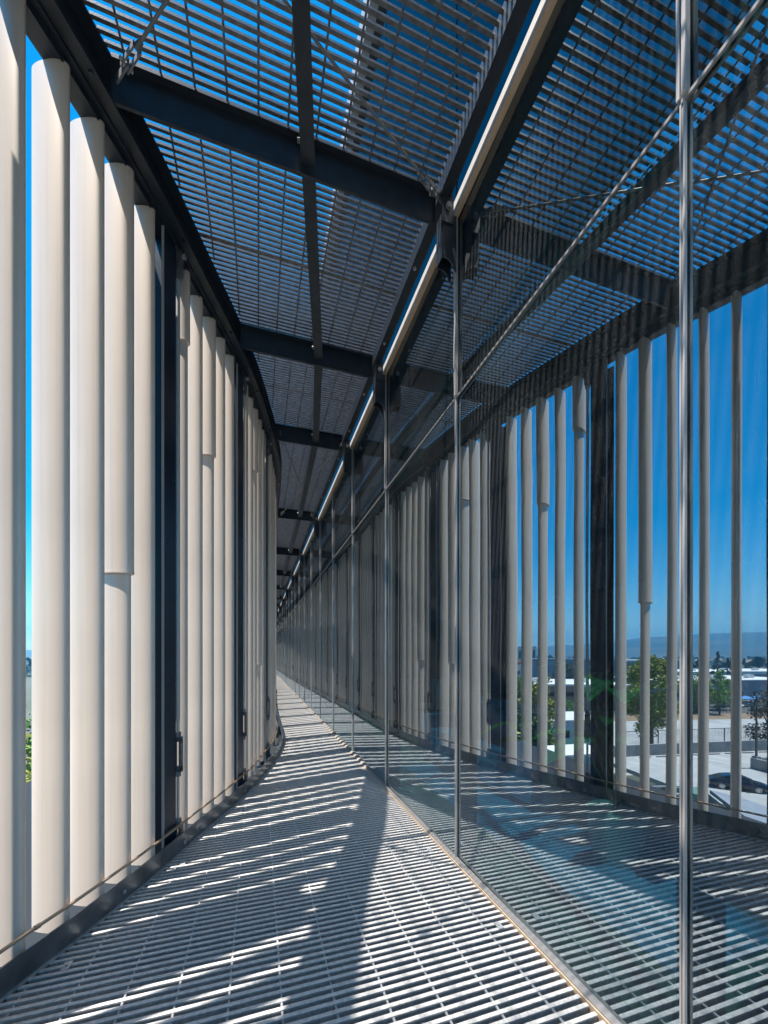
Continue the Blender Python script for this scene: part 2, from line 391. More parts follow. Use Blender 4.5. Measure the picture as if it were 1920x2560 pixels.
# prototypes
cl = MB()   # tie rod parts, built round the rod's foot at the origin, corridor side +x
def tie_proto():
    root = empty('tie_rod', (0, 0, 0))
    a = MB(); a.tube([(0,0,0.20),(0,0,0.545)], 0.0105, 10); a.build('lower_rod', 'tie', root, True)
    a = MB(); a.tube([(0,0,0.835),(0,0,0.93)], 0.0115, 10); a.tube([(0,0,0.93),(0,0,4.16)], 0.0145, 10); a.build('upper_rod', 'tie', root, True)
    a = MB(); a.tube([(0,0,0.528),(0,0,0.565)], 0.021, 8)      # lower nut end
    a.box(-0.028,-0.015,-0.017,0.017,0.56,0.80); a.box(0.015,0.028,-0.017,0.017,0.56,0.80)
    a.box(-0.028,0.028,-0.017,0.017,0.5655,0.60); a.box(-0.028,0.028,-0.017,0.017,0.78,0.815)
    a.tube([(0,0,0.8155),(0,0,0.848)], 0.0215, 8); a.build('turnbuckle', 'castiron', root)
    def fork(zb, sgn, name):
        a = MB(); a.tube([(0,0,zb+sgn*0.17),(0,0,zb+sgn*0.135)], 0.024, 10)
        for q in (-1, 1):
            poly = [(q*0.012, zb+sgn*0.14), (q*0.028, zb+sgn*0.14), (q*0.030, zb+sgn*0.03), (q*0.038, zb-sgn*0.02), (q*0.016, zb-sgn*0.03), (q*0.014, zb+sgn*0.10)]
            a.prism(poly, 'y', -0.022, 0.022)
        f = a.build(name, 'castiron', root)
        p = MB(); p.tube([(-0.05,0,zb),(0.05,0,zb)], 0.014, 8); p.tube([(-0.056,0,zb),(-0.05,0,zb)], 0.02, 6); p.tube([(0.05,0,zb),(0.056,0,zb)], 0.02, 6)
        p.build('pin', 'galv', f)
        g = MB(); g.box(-0.0095,0.0095,-0.03,0.03,min(zb-sgn*0.10, zb+sgn*0.06),max(zb-sgn*0.10, zb+sgn*0.06)); g.build('gusset', 'castiron', f)
    fork(0.05, 1, 'clevis'); fork(4.30, -1, 'clevis')
    return root
def post_proto():
    root = empty('steel_post', (0, 0, 0))
    a = MB(); a.box(-0.10, 0.05, -0.006, 0.006, -0.05, 4.318); a.build('web', 'post', root)
    a = MB(); a.box(0.0505, 0.062, -0.075, 0.075, -0.05, 4.318); a.build('flange', 'post', root)
    a = MB(); a.box(-0.112, -0.1005, -0.075, 0.075, -0.05, 4.318); a.build('flange', 'post', root)
    a = MB(); a.box(0.052, 0.068, -0.0815, -0.0757, -0.05, 4.318); a.build('edge_strip', 'alu', root)
    a = MB(); a.box(-0.12, 0.07, -0.09, 0.09, -0.065, -0.0505); a.build('base_plate', 'post', root)
    return root
tie0 = tie_proto(); post0 = post_proto()
nfin = 0; bay = -5; first_tie = True; tie_used = False
while True:
    sp = S0+bay*BAY
    if sp < 0.3: bay += 1; continue
    yp = y_at(sp)
    if yp > Y1-0.3: break
    # fins before this post
    for j in range(5):
        sf = sp-BAY+BAY*(j+1.0)/6.0+0.0
        if sf < 0.1: continue
        yf = y_at(sf); tg = tang(yf); no = Vector((-tg.y, tg.x, 0))
        p = offp(yf, -(0.040+FA))
        stepz = sleeves.get((bay, j))
        if stepz is None and bay > 3 and random.random() < 0.17: stepz = random.choice([0.9, 1.3, 1.7, 2.1, 2.5])
        o = bpy.data.objects.new('sunshade_fin', slim if stepz else plain); COL.objects.link(o)
        o.location = p; o.rotation_euler = (0, 0, atan2(no.y, no.x))
        if stepz:
            s_ = bpy.data.objects.new('sleeve', sleeve_mesh(stepz*H)); COL.objects.link(s_); s_.parent = o
        where = ('%s silver fin before the nearest visible dark post' % nth(j+1)) if bay == 0 else (
                ('%s silver fin beyond the %s dark post' % (nth(j+1), nth(bay))) if bay > 0 else '%s silver fin, %s behind the nearest post' % (nth(j+1), ['', 'one bay', 'two bays', 'three bays', 'four bays', 'five bays'][-bay]))
        tag(o, where+(' with a wider upper sleeve' if stepz else ''), 'sunshade fin', 'silver sunshade fins along the left of the walkway'); nfin += 1
    tg = tang(yp); no = Vector((-tg.y, tg.x, 0)); rz = atan2(tg.x*-1, tg.y)      # local +x to the corridor
    po = post0 if first_tie else copy_tree(post0); po.location = offp(y_at(sp-0.035), -0.105 if bay != -1 else -0.17); po.rotation_euler = (0, 0, rz)
    n_ = bay+1
    tag(po, ('dark steel post closest to the camera among the silver fins' if bay == 0 else '%s dark steel post counted from the camera' % nth(n_) if bay > 0 else 'dark steel post %s behind the nearest visible one' % ['', 'one bay', 'two bays', 'three bays', 'four bays', 'five bays'][-bay]), 'post', 'dark posts between the silver fins')
    if bay == -1: bay += 1; continue
    ti = tie0 if not tie_used else copy_tree(tie0)
    yt = y_at(sp+0.075); ti.location = offp(yt, -0.048); tg2 = tang(yt); ti.rotation_euler = (0, 0, atan2(-tg2.x, tg2.y))
    tag(ti, ('vertical tie rod with turnbuckle in front of the nearest dark post' if bay == 0 else '%s vertical tie rod with turnbuckle, counted from the camera' % nth(n_) if bay > 0 else 'vertical tie rod with turnbuckle %s behind the nearest visible one' % ['', 'one bay', 'two bays', 'three bays', 'four bays', 'five bays'][-bay]), 'tie rod', 'tie rods in front of the dark posts')
    first_tie = False; tie_used = True; bay += 1

# ---------------------------------------------------------------- canopy: beams, purlin, roof gratings, edge beam, bracing
SM = 1.107*H; YM0 = 0.597*H
def ym(k): return 0.632*H if k == 0 else YM0+SM*k
BEAMS = [-1, 1, 2, 3] + list(range(5, 31, 2))
ZB = 4.375; ZG = 4.586
def name_beam(i): return 'dark cross beam closest to the camera' if i == 1 else '%s dark cross beam counted from the camera' % nth(i)
bi = 0
for k in BEAMS:
    yb_ = ym(k); x0 = xs(yb_)+0.056; x1 = 0.825*H
    t = empty('canopy_beam', (x1, yb_, ZB)); B = lambda mb, n_, m='navy', sm=False, par=None: place_child(mb.build(n_, m, par or t, sm), t) if par is None else mb.build(n_, m, par, sm)
    yw = yb_+0.045
    a = MB(); a.box(x0, x1, yw-0.004, yw+0.004, ZB+0.0105, ZG-0.011); B(a, 'web')
    a = MB(); a.box(x0, x1, yw-0.006, yw+0.010, ZB, ZB+0.010); B(a, 'flange')
    a = MB(); a.box(x0, x1, yw-0.036, yw+0.006, ZG-0.0105, ZG-0.002); B(a, 'flange')
    # bracket down to the mullion: two shaped cheeks and a front plate
    xa, xb = 0.838*H, GX-0.027
    prof = [(xa, 4.36), (xa, 4.075), (xa+0.045, 4.068), (xa+0.075, 4.045), (xa+0.088, 4.01), (xb, 4.00), (xb, 4.36)]
    br = MB()
    for q in (-1, 1): br.prism(prof, 'y', yb_+q*0.040-0.004, yb_+q*0.040+0.004)
    br.box(xa-0.0065, xa-0.0005, yb_-0.044, yb_+0.044, 4.072, 4.36)
    brk = B(br, 'bracket')
    cl_ = MB(); cl_.box(xa-0.006, xb, yb_-0.046, yb_+0.046, 4.3605, 4.372); cl_.box(xa-0.0065, xa+0.075, yb_-0.056, yb_-0.0465, 4.30, 4.50)
    B(cl_, 'clip_angle')
    bo = MB(); bo.tube([(xa+0.034, yb_-0.0565, 4.40), (xa+0.034, yb_-0.076, 4.40)], 0.021, 6); B(bo, 'bolt', 'galv')
    bi += 1 if k >= 1 else 0
    tag(t, name_beam(bi)+' under the roof grating' if k >= 1 else 'dark cross beam above and behind the camera', 'beam', 'cross beams of the canopy')
def mid_x(yv):                                # purlin runs straight from beam to beam along the middle
    ks = BEAMS
    for a_, b_ in zip(ks[:-1], ks[1:]):
        if ym(a_) <= yv <= ym(b_):
            A = (xs(ym(a_))+0.08+GX-0.08)/2+0.03; Bq = (xs(ym(b_))+0.08+GX-0.08)/2+0.03
            return A+(Bq-A)*(yv-ym(a_))/(ym(b_)-ym(a_))
    return (xc(yv)+GX)/2
gi = 0
for a_, b_ in zip(BEAMS[:-1], BEAMS[1:]):
    gi += 1
    ya, yb_ = ym(a_)+0.052, ym(b_)+0.038
    pl = 'the nearest' if gi == 1 else 'the %s' % nth(gi)
    pm = MB(); xa, xb = mid_x(ya), mid_x(yb_)
    d = Vector((xb-xa, yb_-ya, 0)).normalized(); nn = Vector((d.y, -d.x, 0)); c = Vector(((xa+xb)/2, (ya+yb_)/2, 0)); L_ = (Vector((xb-xa, yb_-ya, 0))).length/2
    pm.obox(c+Vector((0,0,4.50))-nn*0.03, nn, d, Vector((0,0,1)), 0.0035, L_, 0.078)
    pm.obox(c+Vector((0,0,4.427))+nn*0.012, nn, d, Vector((0,0,1)), 0.0385, L_, 0.0045)
    pu = empty('purlin', (xa, ya, 4.45)); place_child(pm.build('channel', 'navy', pu), pu)
    for q in (0.06, 2*L_-0.06):
        bo = MB(); c2 = Vector((xa, ya, 4.50))+d*q-nn*0.033; bo.tube([c2-nn*0.02, c2+nn*0.03], 0.013, 6); place_child(bo.build('bolt', 'galv', pu), pu)
        gp = MB(); gp.obox(c2+nn*0.004+Vector((0,0,-0.01)), nn, d, Vector((0,0,1)), 0.0035, 0.045, 0.06); place_child(gp.build('fin_plate', 'navy', pu), pu)
    tag(pu, 'dark channel along the middle of %s roof bay' % pl, 'purlin', 'purlins under the roof grating')
    # two grating panels per bay
    for side in ('left', 'right'):
        g = empty('roof_grating', (xa, (ya+yb_)/2, ZG))
        if side == 'left': fx0 = lambda v: xs(v)+0.053; fx1 = lambda v: mid_x(v)-0.006
        else: fx0 = lambda v: mid_x(v)+0.006; fx1 = lambda v: 1.192
        bars = MB(); ends = MB(); yv = ya+0.012
        while yv < yb_-0.008:
            x0, x1 = fx0(yv), fx1(yv)
            w_b = 0.0088 if abs(yv-(ya+yb_)/2) > 0.021 else 0.0145      # the two banding bars where panels meet
            bars.box(x0, x1, yv-w_b, yv+w_b, ZG, ZG+0.0035)
            bars.box(x0, x1, yv-0.0025, yv+0.0025, ZG+0.0038, ZG+0.0245)
            yv += 0.0402
        place_child(bars.build('bearing_bars', 'galv_dark', g), g)
        if side == 'right': ends.box(1.1935, 1.1985, ya, yb_, ZG-0.001, ZG+0.055); place_child(ends.build('banding_bar', 'zinc', g), g)
        rd = MB(); lo = min(fx0(ya), fx0(yb_)); hi = max(fx1(ya), fx1(yb_)); xr = math.ceil(lo/0.17)*0.17
        while xr < hi-0.01:
            ys = [ya+(yb_-ya)*i/40 for i in range(41) if fx0(ya+(yb_-ya)*i/40)+0.01 < xr < fx1(ya+(yb_-ya)*i/40)-0.005]
            if len(ys) > 1: rd.tube([(xr, ys[0], ZG+0.013), (xr, ys[-1], ZG+0.013)], 0.0062, 6)
            xr += 0.17
        place_child(rd.build('cross_rods', 'galv_dark', g, True), g)
        tag(g, 'steel roof grating on the %s of %s roof bay' % ('fin side' if side == 'left' else 'glass side', pl), 'roof grating', 'roof grating panels')
t = empty('edge_beam', (0.84*H, ym(1), 4.45)); tag(t, 'long dark edge beam hung beside the top of the glass wall', 'beam')
a = MB(); a.box(1.150, 1.156, Y0, Y1, 4.470, 4.62); place_child(a.build('web', 'navy', t), t)
a = MB(); a.box(1.1565, 1.224, Y0, Y1, 4.470, 4.478); place_child(a.build('flange', 'navy', t), t)
a = MB(); a.box(1.1565, 1.184, Y0, Y1, 4.611, 4.621); place_child(a.build('upper_flange', 'navy', t), t)
yv = ym(1)+0.45
for k in range(14):
    b = MB(); b.tube([(1.175, yv, 4.47), (1.175, yv, 4.455)], 0.013, 6); place_child(b.build('bolt', 'galv', t), t); yv += SM/2

def brace(p, q, label):
    p, q = Vector(p), Vector(q); d = (q-p).normalized(); t = empty('brace_rod', p)
    side = d.cross(Vector((0,0,1))).normalized(); up = side.cross(d)
    a = MB(); a.tube([p+d*0.12, q-d*0.12], 0.0075, 8); place_child(a.build('rod', 'rod', t, True), t)
    for c, e in ((p, d), (q, -d)):
        f = MB(); f.tube([c+e*0.155, c+e*0.115], [0.012, 0.018], 8)
        for s_ in (-1, 1): f.obox(c+e*0.055+side*0.016*s_, side, e, up, 0.004, 0.065, 0.015)
        fo = place_child(f.build('clevis', 'castiron', t), t)
        g = MB(); g.tube([c+e*0.01-side*0.032, c+e*0.01+side*0.032], 0.009, 8); g.build('pin', 'galv', fo)
        h_ = MB(); h_.obox(c-e*0.03, side, e, up, 0.005, 0.06, 0.022); h_.build('lug', 'castiron', fo)
    tag(t, label, 'brace rod', 'diagonal brace rods under the roof')
zc = 4.46
yA = ym(1)
brace((xs(yA)+0.15, yA-0.06, zc), (0.80*H, yA-1.17/0.74*H*0.97, zc), 'brace rod rising right from the fin-side end of the nearest cross beam')
brace((0.79*H, yA-0.06, zc), (-0.56*H, yA-0.06-1.35*H/2.125, zc-0.01), 'brace rod rising left from the glass-side end of the nearest cross beam')
for q, (a_, b_, w_) in enumerate(((3, 5, 'third and fourth'), (9, 11, 'sixth and seventh'))):
    brace((xs(ym(a_))+0.14, ym(a_)+0.06, zc), (0.80*H, ym(b_)-0.06, zc), 'diagonal brace rod starting fin side between the %s cross beams' % w_)
    brace((0.80*H, ym(a_)+0.06, zc-0.02), (xs(ym(b_))+0.14, ym(b_)-0.06, zc-0.02), 'diagonal brace rod starting glass side between the %s cross beams' % w_)

# ---------------------------------------------------------------- the building with its glass wall
bld = empty('office_building', (GX, ym(1), 0)); tag(bld, 'glass walled office building reflecting the fins along the right of the walkway', 'building')
BC = lambda mb, n_, m, sm=False: place_child(mb.build(n_, m, bld, sm), bld)
K0, K1 = -4, 31
for k in range(K0, K1):
    ya, yb_ = ym(k), ym(k+1)
    # a hair of tilt from pane to pane, as real glazing has
    rot = (0.0062 if k <= 1 else 0.004 if k <= 3 else 0.0015)+random.uniform(-0.0010, 0.0010)
    a = MB(); a.quad((GX-rot, ya+0.004, 0.012), (GX+rot, yb_-0.004, 0.012), (GX+rot, yb_-0.004, 3.170), (GX-rot, ya+0.004, 3.170)); a.f = [f[::-1] for f in a.f]
    BC(a, 'glass_pane', 'glass')
    a = MB(); a.quad((GX-rot, ya+0.004, 3.19), (GX+rot, yb_-0.004, 3.19), (GX+rot, yb_-0.004, 4.40), (GX-rot, ya+0.004, 4.40)); a.f = [f[::-1] for f in a.f]
    BC(a, 'clerestory_pane', 'glass_cl')
for k in range(K0, K1+1):
    yv = ym(k)
    a = MB(); a.box(GX-0.012, GX-0.0005, yv-0.008, yv-0.003, 0.02, 3.171); a.box(GX-0.012, GX-0.0005, yv+0.003, yv+0.008, 0.02, 3.171)
    a.box(GX-0.006, GX-0.0007, yv-0.0028, yv+0.0028, 0.02, 3.164)
    a.box(GX-0.022, GX-0.0005, yv-0.017, yv-0.004, 3.188, 4.395); a.box(GX-0.018, GX-0.0005, yv+0.004, yv+0.015, 3.188, 4.395)
    BC(a, 'mullion', 'alu')
    a = MB(); a.box(GX+0.009, GX+0.14, yv-0.032, yv+0.032, 0.0, 3.205); a.box(GX+0.009, GX+0.10, yv-0.032, yv+0.032, 3.2055, 4.5); BC(a, 'inner_mullion', 'navy')
a = MB(); a.box(GX-0.010, GX-0.0006, Y0, Y1, 3.174, 3.186); BC(a, 'transom', 'dull_alu')
a = MB(); a.box(1.268, GX-0.0006, Y0, Y1, 4.398, 4.425); BC(a, 'head_trim', 'tan')
a = MB(); a.prism([(1.268, 4.4255), (1.270, 4.497), (GX-0.0006, 4.507), (GX-0.0006, 4.4255)], 'y', Y0, Y1); BC(a, 'head_ledge', 'zinc')
a = MB(); a.prism([(GX-0.036, -0.05), (GX-0.036, 0.004), (GX-0.030, 0.004), (GX-0.030, -0.05)], 'y', Y0, Y1); BC(a, 'sill_angle', 'tan')
a = MB(); a.prism([(GX-0.0295, -0.02), (GX-0.0295, 0.010), (GX-0.012, 0.019), (GX-0.0006, 0.019), (GX-0.0006, -0.02)], 'y', Y0, Y1); BC(a, 'sill', 'dull_alu')
a = MB()
for k in range(K0, K1):
    a.quad((GX, ym(k+1)-0.01, 4.512), (GX, ym(k)+0.01, 4.512), (GX, ym(k)+0.01, 8.8), (GX, ym(k+1)-0.01, 8.8))
BC(a, 'upper_glass', 'glass_up')
a = MB(); a.box(GX+0.12, 9.0, Y0, Y1, -0.35, -0.01); BC(a, 'floor_slab', 'carpet')
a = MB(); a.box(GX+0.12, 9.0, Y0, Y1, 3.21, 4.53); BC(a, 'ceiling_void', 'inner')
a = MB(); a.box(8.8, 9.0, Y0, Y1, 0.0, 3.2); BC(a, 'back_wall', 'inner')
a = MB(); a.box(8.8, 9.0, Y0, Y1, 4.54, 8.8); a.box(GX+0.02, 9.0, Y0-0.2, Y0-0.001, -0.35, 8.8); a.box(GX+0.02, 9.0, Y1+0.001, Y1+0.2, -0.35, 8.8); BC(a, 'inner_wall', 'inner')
a = MB(); a.box(GX-0.1, 9.4, Y0-0.4, Y1+0.4, 8.81, 9.3); BC(a, 'roof', 'metalroof')
a = MB(); a.box(GX+0.05, 9.2, Y0-0.3, Y1+0.3, -17.0, -0.36); BC(a, 'lower_wall', 'grey_wall')
a = MB()
for fl_ in range(4): a.box(GX+0.02, GX+0.0495, Y0, Y1, -4.0-4.2*fl_, -1.0-4.2*fl_)
BC(a, 'lower_window_band', 'winglass')

# ---------------------------------------------------------------- inside the office, dimly seen through the glass
def leaf_shape(mb, base, dirv, length, width, droop, n=6):
    d = Vector(dirv).normalized(); sd_ = d.cross(Vector((0,0,1))).normalized(); pts = []
    for i in range(n+1):
        f = i/n; p = Vector(base)+d*length*f+Vector((0,0,-droop*f*f)); w = width*sin(pi*min(0.98, f*0.9+0.08))
        pts.append((p-sd_*w, p+Vector((0,0,-0.02*w/width)), p+sd_*w))
    for a_, b_ in zip(pts[:-1], pts[1:]):
        mb.quad(tuple(a_[0]), tuple(a_[1]), tuple(b_[1]), tuple(b_[0])); mb.quad(tuple(a_[1]), tuple(a_[2]), tuple(b_[2]), tuple(b_[1]))
def plant(x, y, h_, n, label, seed):
    rnd = random.Random(seed); t = empty('potted_plant', (x, y, 0))
    a = MB(); a.tube([(0,0,0),(0,0,0.03),(0,0,0.34),(0,0,0.345)], [0.14,0.15,0.19,0.17], 20); a.build('pot', 'pot', t, True)
    st = MB(); lf = MB()
    for i in range(n):
        az = rnd.uniform(0, 2*pi); hh = h_*rnd.uniform(0.55, 1.0); r_ = rnd.uniform(0.10, 0.35)
        top = Vector((cos(az)*r_, sin(az)*r_, hh)); st.tube([(0,0,0.33), (cos(az)*r_*0.3, sin(az)*r_*0.3, hh*0.6), tuple(top)], 0.007, 5)
        leaf_shape(lf, top, (cos(az), sin(az), rnd.uniform(0.0, 0.7)), rnd.uniform(0.25, 0.42), rnd.uniform(0.06, 0.11), rnd.uniform(0.08, 0.25))
    st.build('stem', 'leaf_d', t); lf.build('leaves', 'leaf_d', t, True)
    tag(t, label, 'plant')
plant(2.35, 2.05, 1.35, 16, 'tall leafy potted plant behind the glass, nearer the camera', 4)
plant(2.55, 3.0, 1.05, 14, 'shorter leafy potted plant behind the glass, farther along', 9)
t = empty('sofa', (2.6, 3.9, 0)); t.rotation_euler = (0, 0, 0.1)
a = MB(); a.box(-0.4, 0.4, -1.0, 1.0, 0.08, 0.32); a.build('base', 'sofa', t)
a = MB(); a.box(-0.38, 0.2, -0.8, -0.01, 0.325, 0.45); a.build('seat_cushion', 'sofa', t)
a = MB(); a.box(-0.38, 0.2, 0.01, 0.8, 0.325, 0.45); a.build('seat_cushion', 'sofa', t)
a = MB(); a.box(0.22, 0.42, -1.0, 1.0, 0.325, 0.85); a.build('backrest', 'sofa', t)
for q in (-1, 1): a = MB(); a.box(-0.4, 0.2, min(q*0.82, q), max(q*0.82, q), 0.325, 0.62); a.build('armrest', 'sofa', t)
for q in ((-0.35,-0.95),(0.35,-0.95),(-0.35,0.95),(0.35,0.95)): a = MB(); a.tube([(q[0],q[1],0),(q[0],q[1],0.08)], 0.02, 8); a.build('leg', 'rod', t)
tag(t, 'low blue sofa inside the office behind the glass', 'sofa')
t = MB(); t.box(1.75, 2.5, 1.2, 4.6, -0.008, 0.004); o = t.build('rug', 'sofa'); tag(o, 'blue rug on the office floor just behind the glass', 'rug')
t = empty('office_chair', (3.1, 6.6, 0)); a = MB(); a.ellipse(0.25, 0.25, 0.43, 0.5, 24); a.build('seat', 'whitepl', t, True)
a = MB()
for i in range(12):
    a0 = -1.2+2.4*i/12; a1 = -1.2+2.4*(i+1)/12
    a.prism([(0.25*cos(a0),0.25*sin(a0)),(0.25*cos(a1),0.25*sin(a1)),(0.28*cos(a1),0.28*sin(a1)),(0.28*cos(a0),0.28*sin(a0))], 'z', 0.505, 0.95)
a.build('backrest', 'whitepl', t)
a = MB(); a.tube([(0,0,0.05),(0,0,0.43)], 0.03, 8); a.build('pedestal', 'rod', t)
a = MB()
for i in range(5): a.tube([(0,0,0.06),(0.28*cos(i*1.257),0.28*sin(i*1.257),0.03)], 0.018, 6)
a.build('foot', 'rod', t)
tag(t, 'round-backed pale office chair seen faintly through the glass', 'chair')

# ---------------------------------------------------------------- outdoors: everything the glass mirrors, to the left of the walkway
def mp(px, d, z=0.0):
    """plan point on the left that the glass shows at photo column px, d metres deep"""
    px -= 24                                   # the near panes are turned a hair, which shifts what they mirror
    lat = (px-960)/968*d
    return Vector((2*GX-(d*sin(YAW)+lat*cos(YAW)), d*cos(YAW)-lat*sin(YAW), z))
ZD = H-14.2          # parking deck
ZGRD = H-18.5        # street level
g = MB()
n_r = 40
rings = [0, 60, 200, 800, 2500, 6500]
for i, r in enumerate(rings):
    for k in range(n_r): g.v.append((r*cos(2*pi*k/n_r), r*sin(2*pi*k/n_r), ZGRD))
for i in range(len(rings)-1):
    for k in range(n_r): g.f.append((i*n_r+k, (i+1)*n_r+k, (i+1)*n_r+(k+1) % n_r, i*n_r+(k+1) % n_r))
tag(g.build('ground', 'groundm'), kind='structure')

class Frame:                                   # a local frame on the ground seen square-on at column px
    def __init__(s, px, d, z, turn=0.0):
        s.o = mp(px, d, z); e = 1.0; a = mp(px+40, d, 0)-mp(px, d, 0); s.u = a.normalized()      # u: to the right in the picture
        c, q = cos(turn), sin(turn); u = s.u; v = Vector((u.y, -u.x, 0))
        toward = Vector((2*GX, 0, 0))-s.o; toward.z = 0
        if v.dot(toward) > 0: v = -v
        s.v = v; s.u, s.v = (u*c+v*q), (v*c-u*q)                                                    # v: away from the viewer
    def box(s, mb, u0, u1, v0, v1, z0, z1):
        c = s.o+s.u*(u0+u1)/2+s.v*(v0+v1)/2+Vector((0,0,(z0+z1)/2)); mb.obox(c, s.u, s.v, Vector((0,0,1)), abs(u1-u0)/2, abs(v1-v0)/2, abs(z1-z0)/2)
    def p(s, u, v, z=0): return s.o+s.u*u+s.v*v+Vector((0,0,z))
    def rot(s): return atan2(s.u.y, s.u.x)

# parking deck, seen at columns 1560..1920, parapet 55-60 m off
F = Frame(1750, 57, ZD, 0.16)
deck = MB(); F.box(deck, -16, 60, -40, 0.35, -0.5, 0.0)
tag(deck.build('parking_deck', 'concrete'), kind='structure')
ln = MB()
for i in range(-5, 16): 
    a = F.p(i*2.75+0.0, -0.9, 0.004); b = F.p(i*2.75+1.4, -5.6, 0.004); sdv = (b-a).normalized().cross(Vector((0,0,1)))*0.06
    ln.quad(tuple(a-sdv), tuple(b-sdv), tuple(b+sdv), tuple(a+sdv))
for i in range(-1, 12):
    a = F.p(i*2.75-4, -14.5, 0.004); b = F.p(i*2.75-2.6, -19.0, 0.004); sdv = (b-a).normalized().cross(Vector((0,0,1)))*0.06
    ln.quad(tuple(a-sdv), tuple(b-sdv), tuple(b+sdv), tuple(a+sdv))
a = F.p(2, -12.6, 0.004); b = F.p(34, -12.6, 0.004); ln.quad(tuple(a), tuple(b), tuple(b+F.v*0.12), tuple(a+F.v*0.12))
tag(ln.build('parking_lines', 'paintline'), kind='structure')
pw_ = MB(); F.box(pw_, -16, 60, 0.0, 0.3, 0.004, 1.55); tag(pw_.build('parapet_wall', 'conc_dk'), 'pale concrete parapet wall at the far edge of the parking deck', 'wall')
for i in range(-4, 12):
    w_ = MB(); F.box(w_, i*2.75+0.5, i*2.75+2.3, -1.0, -0.82, 0.004, 0.14); o = w_.build('wheel_stop', 'conc_dk')
    tag(o, '%s low concrete wheel stop from the left along the deck parapet' % nth(i+5), 'wheel stop', 'wheel stops along the parapet')
t = empty('mesh_fence', F.p(0, 1.2, -1)); tag(t, 'black mesh fence with square posts beyond the deck parapet', 'fence')
for i in range(-4, 14):
    a = MB(); F.box(a, i*2.75-0.05, i*2.75+0.05, 1.15, 1.25, -1.0, 3.2); place_child(a.build('post', 'fence', t), t)
a = MB(); F.box(a, -12, 36, 1.17, 1.23, 3.205, 3.28); place_child(a.build('top_rail', 'fence', t), t)
a = MB()
for i in range(-48, 144): F.box(a, i*0.25-0.006, i*0.25+0.006, 1.19, 1.21, 1.3, 3.2)
for j in range(8): F.box(a, -12, 36, 1.193, 1.207, 1.5+j*0.22, 1.512+j*0.22)
place_child(a.build('mesh', 'fence', t), t)
# concrete upstand with the lamp post on it
P = Frame(1885, 49.5, ZD, 0.16)
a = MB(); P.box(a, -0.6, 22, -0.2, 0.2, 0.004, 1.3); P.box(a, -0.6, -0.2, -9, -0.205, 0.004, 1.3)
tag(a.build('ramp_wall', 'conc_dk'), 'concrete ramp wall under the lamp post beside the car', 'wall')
t = empty('lamp_post', P.p(0, 0, 1.3)); tag(t, 'slim dark lamp post standing on the concrete ramp wall', 'lamp post')
a = MB(); a.tube([P.p(0,0,1.3), P.p(0,0,9.0)], [0.13, 0.09], 10); place_child(a.build('pole', 'fence', t, True), t)
a = MB(); a.obox(P.p(0,0,1.42), P.u, P.v, Vector((0,0,1)), 0.3, 0.3, 0.1); place_child(a.build('base', 'conc_dk', t), t)
a = MB(); a.obox(P.p(0.7,0,8.9), P.u, P.v, Vector((0,0,1)), 0.75, 0.05, 0.05); place_child(a.build('arm', 'fence', t), t)
a = MB(); a.obox(P.p(1.7,0,8.9), P.u, P.v, Vector((0,0,1)), 0.35, 0.18, 0.07); place_child(a.build('lantern', 'fence', t), t)

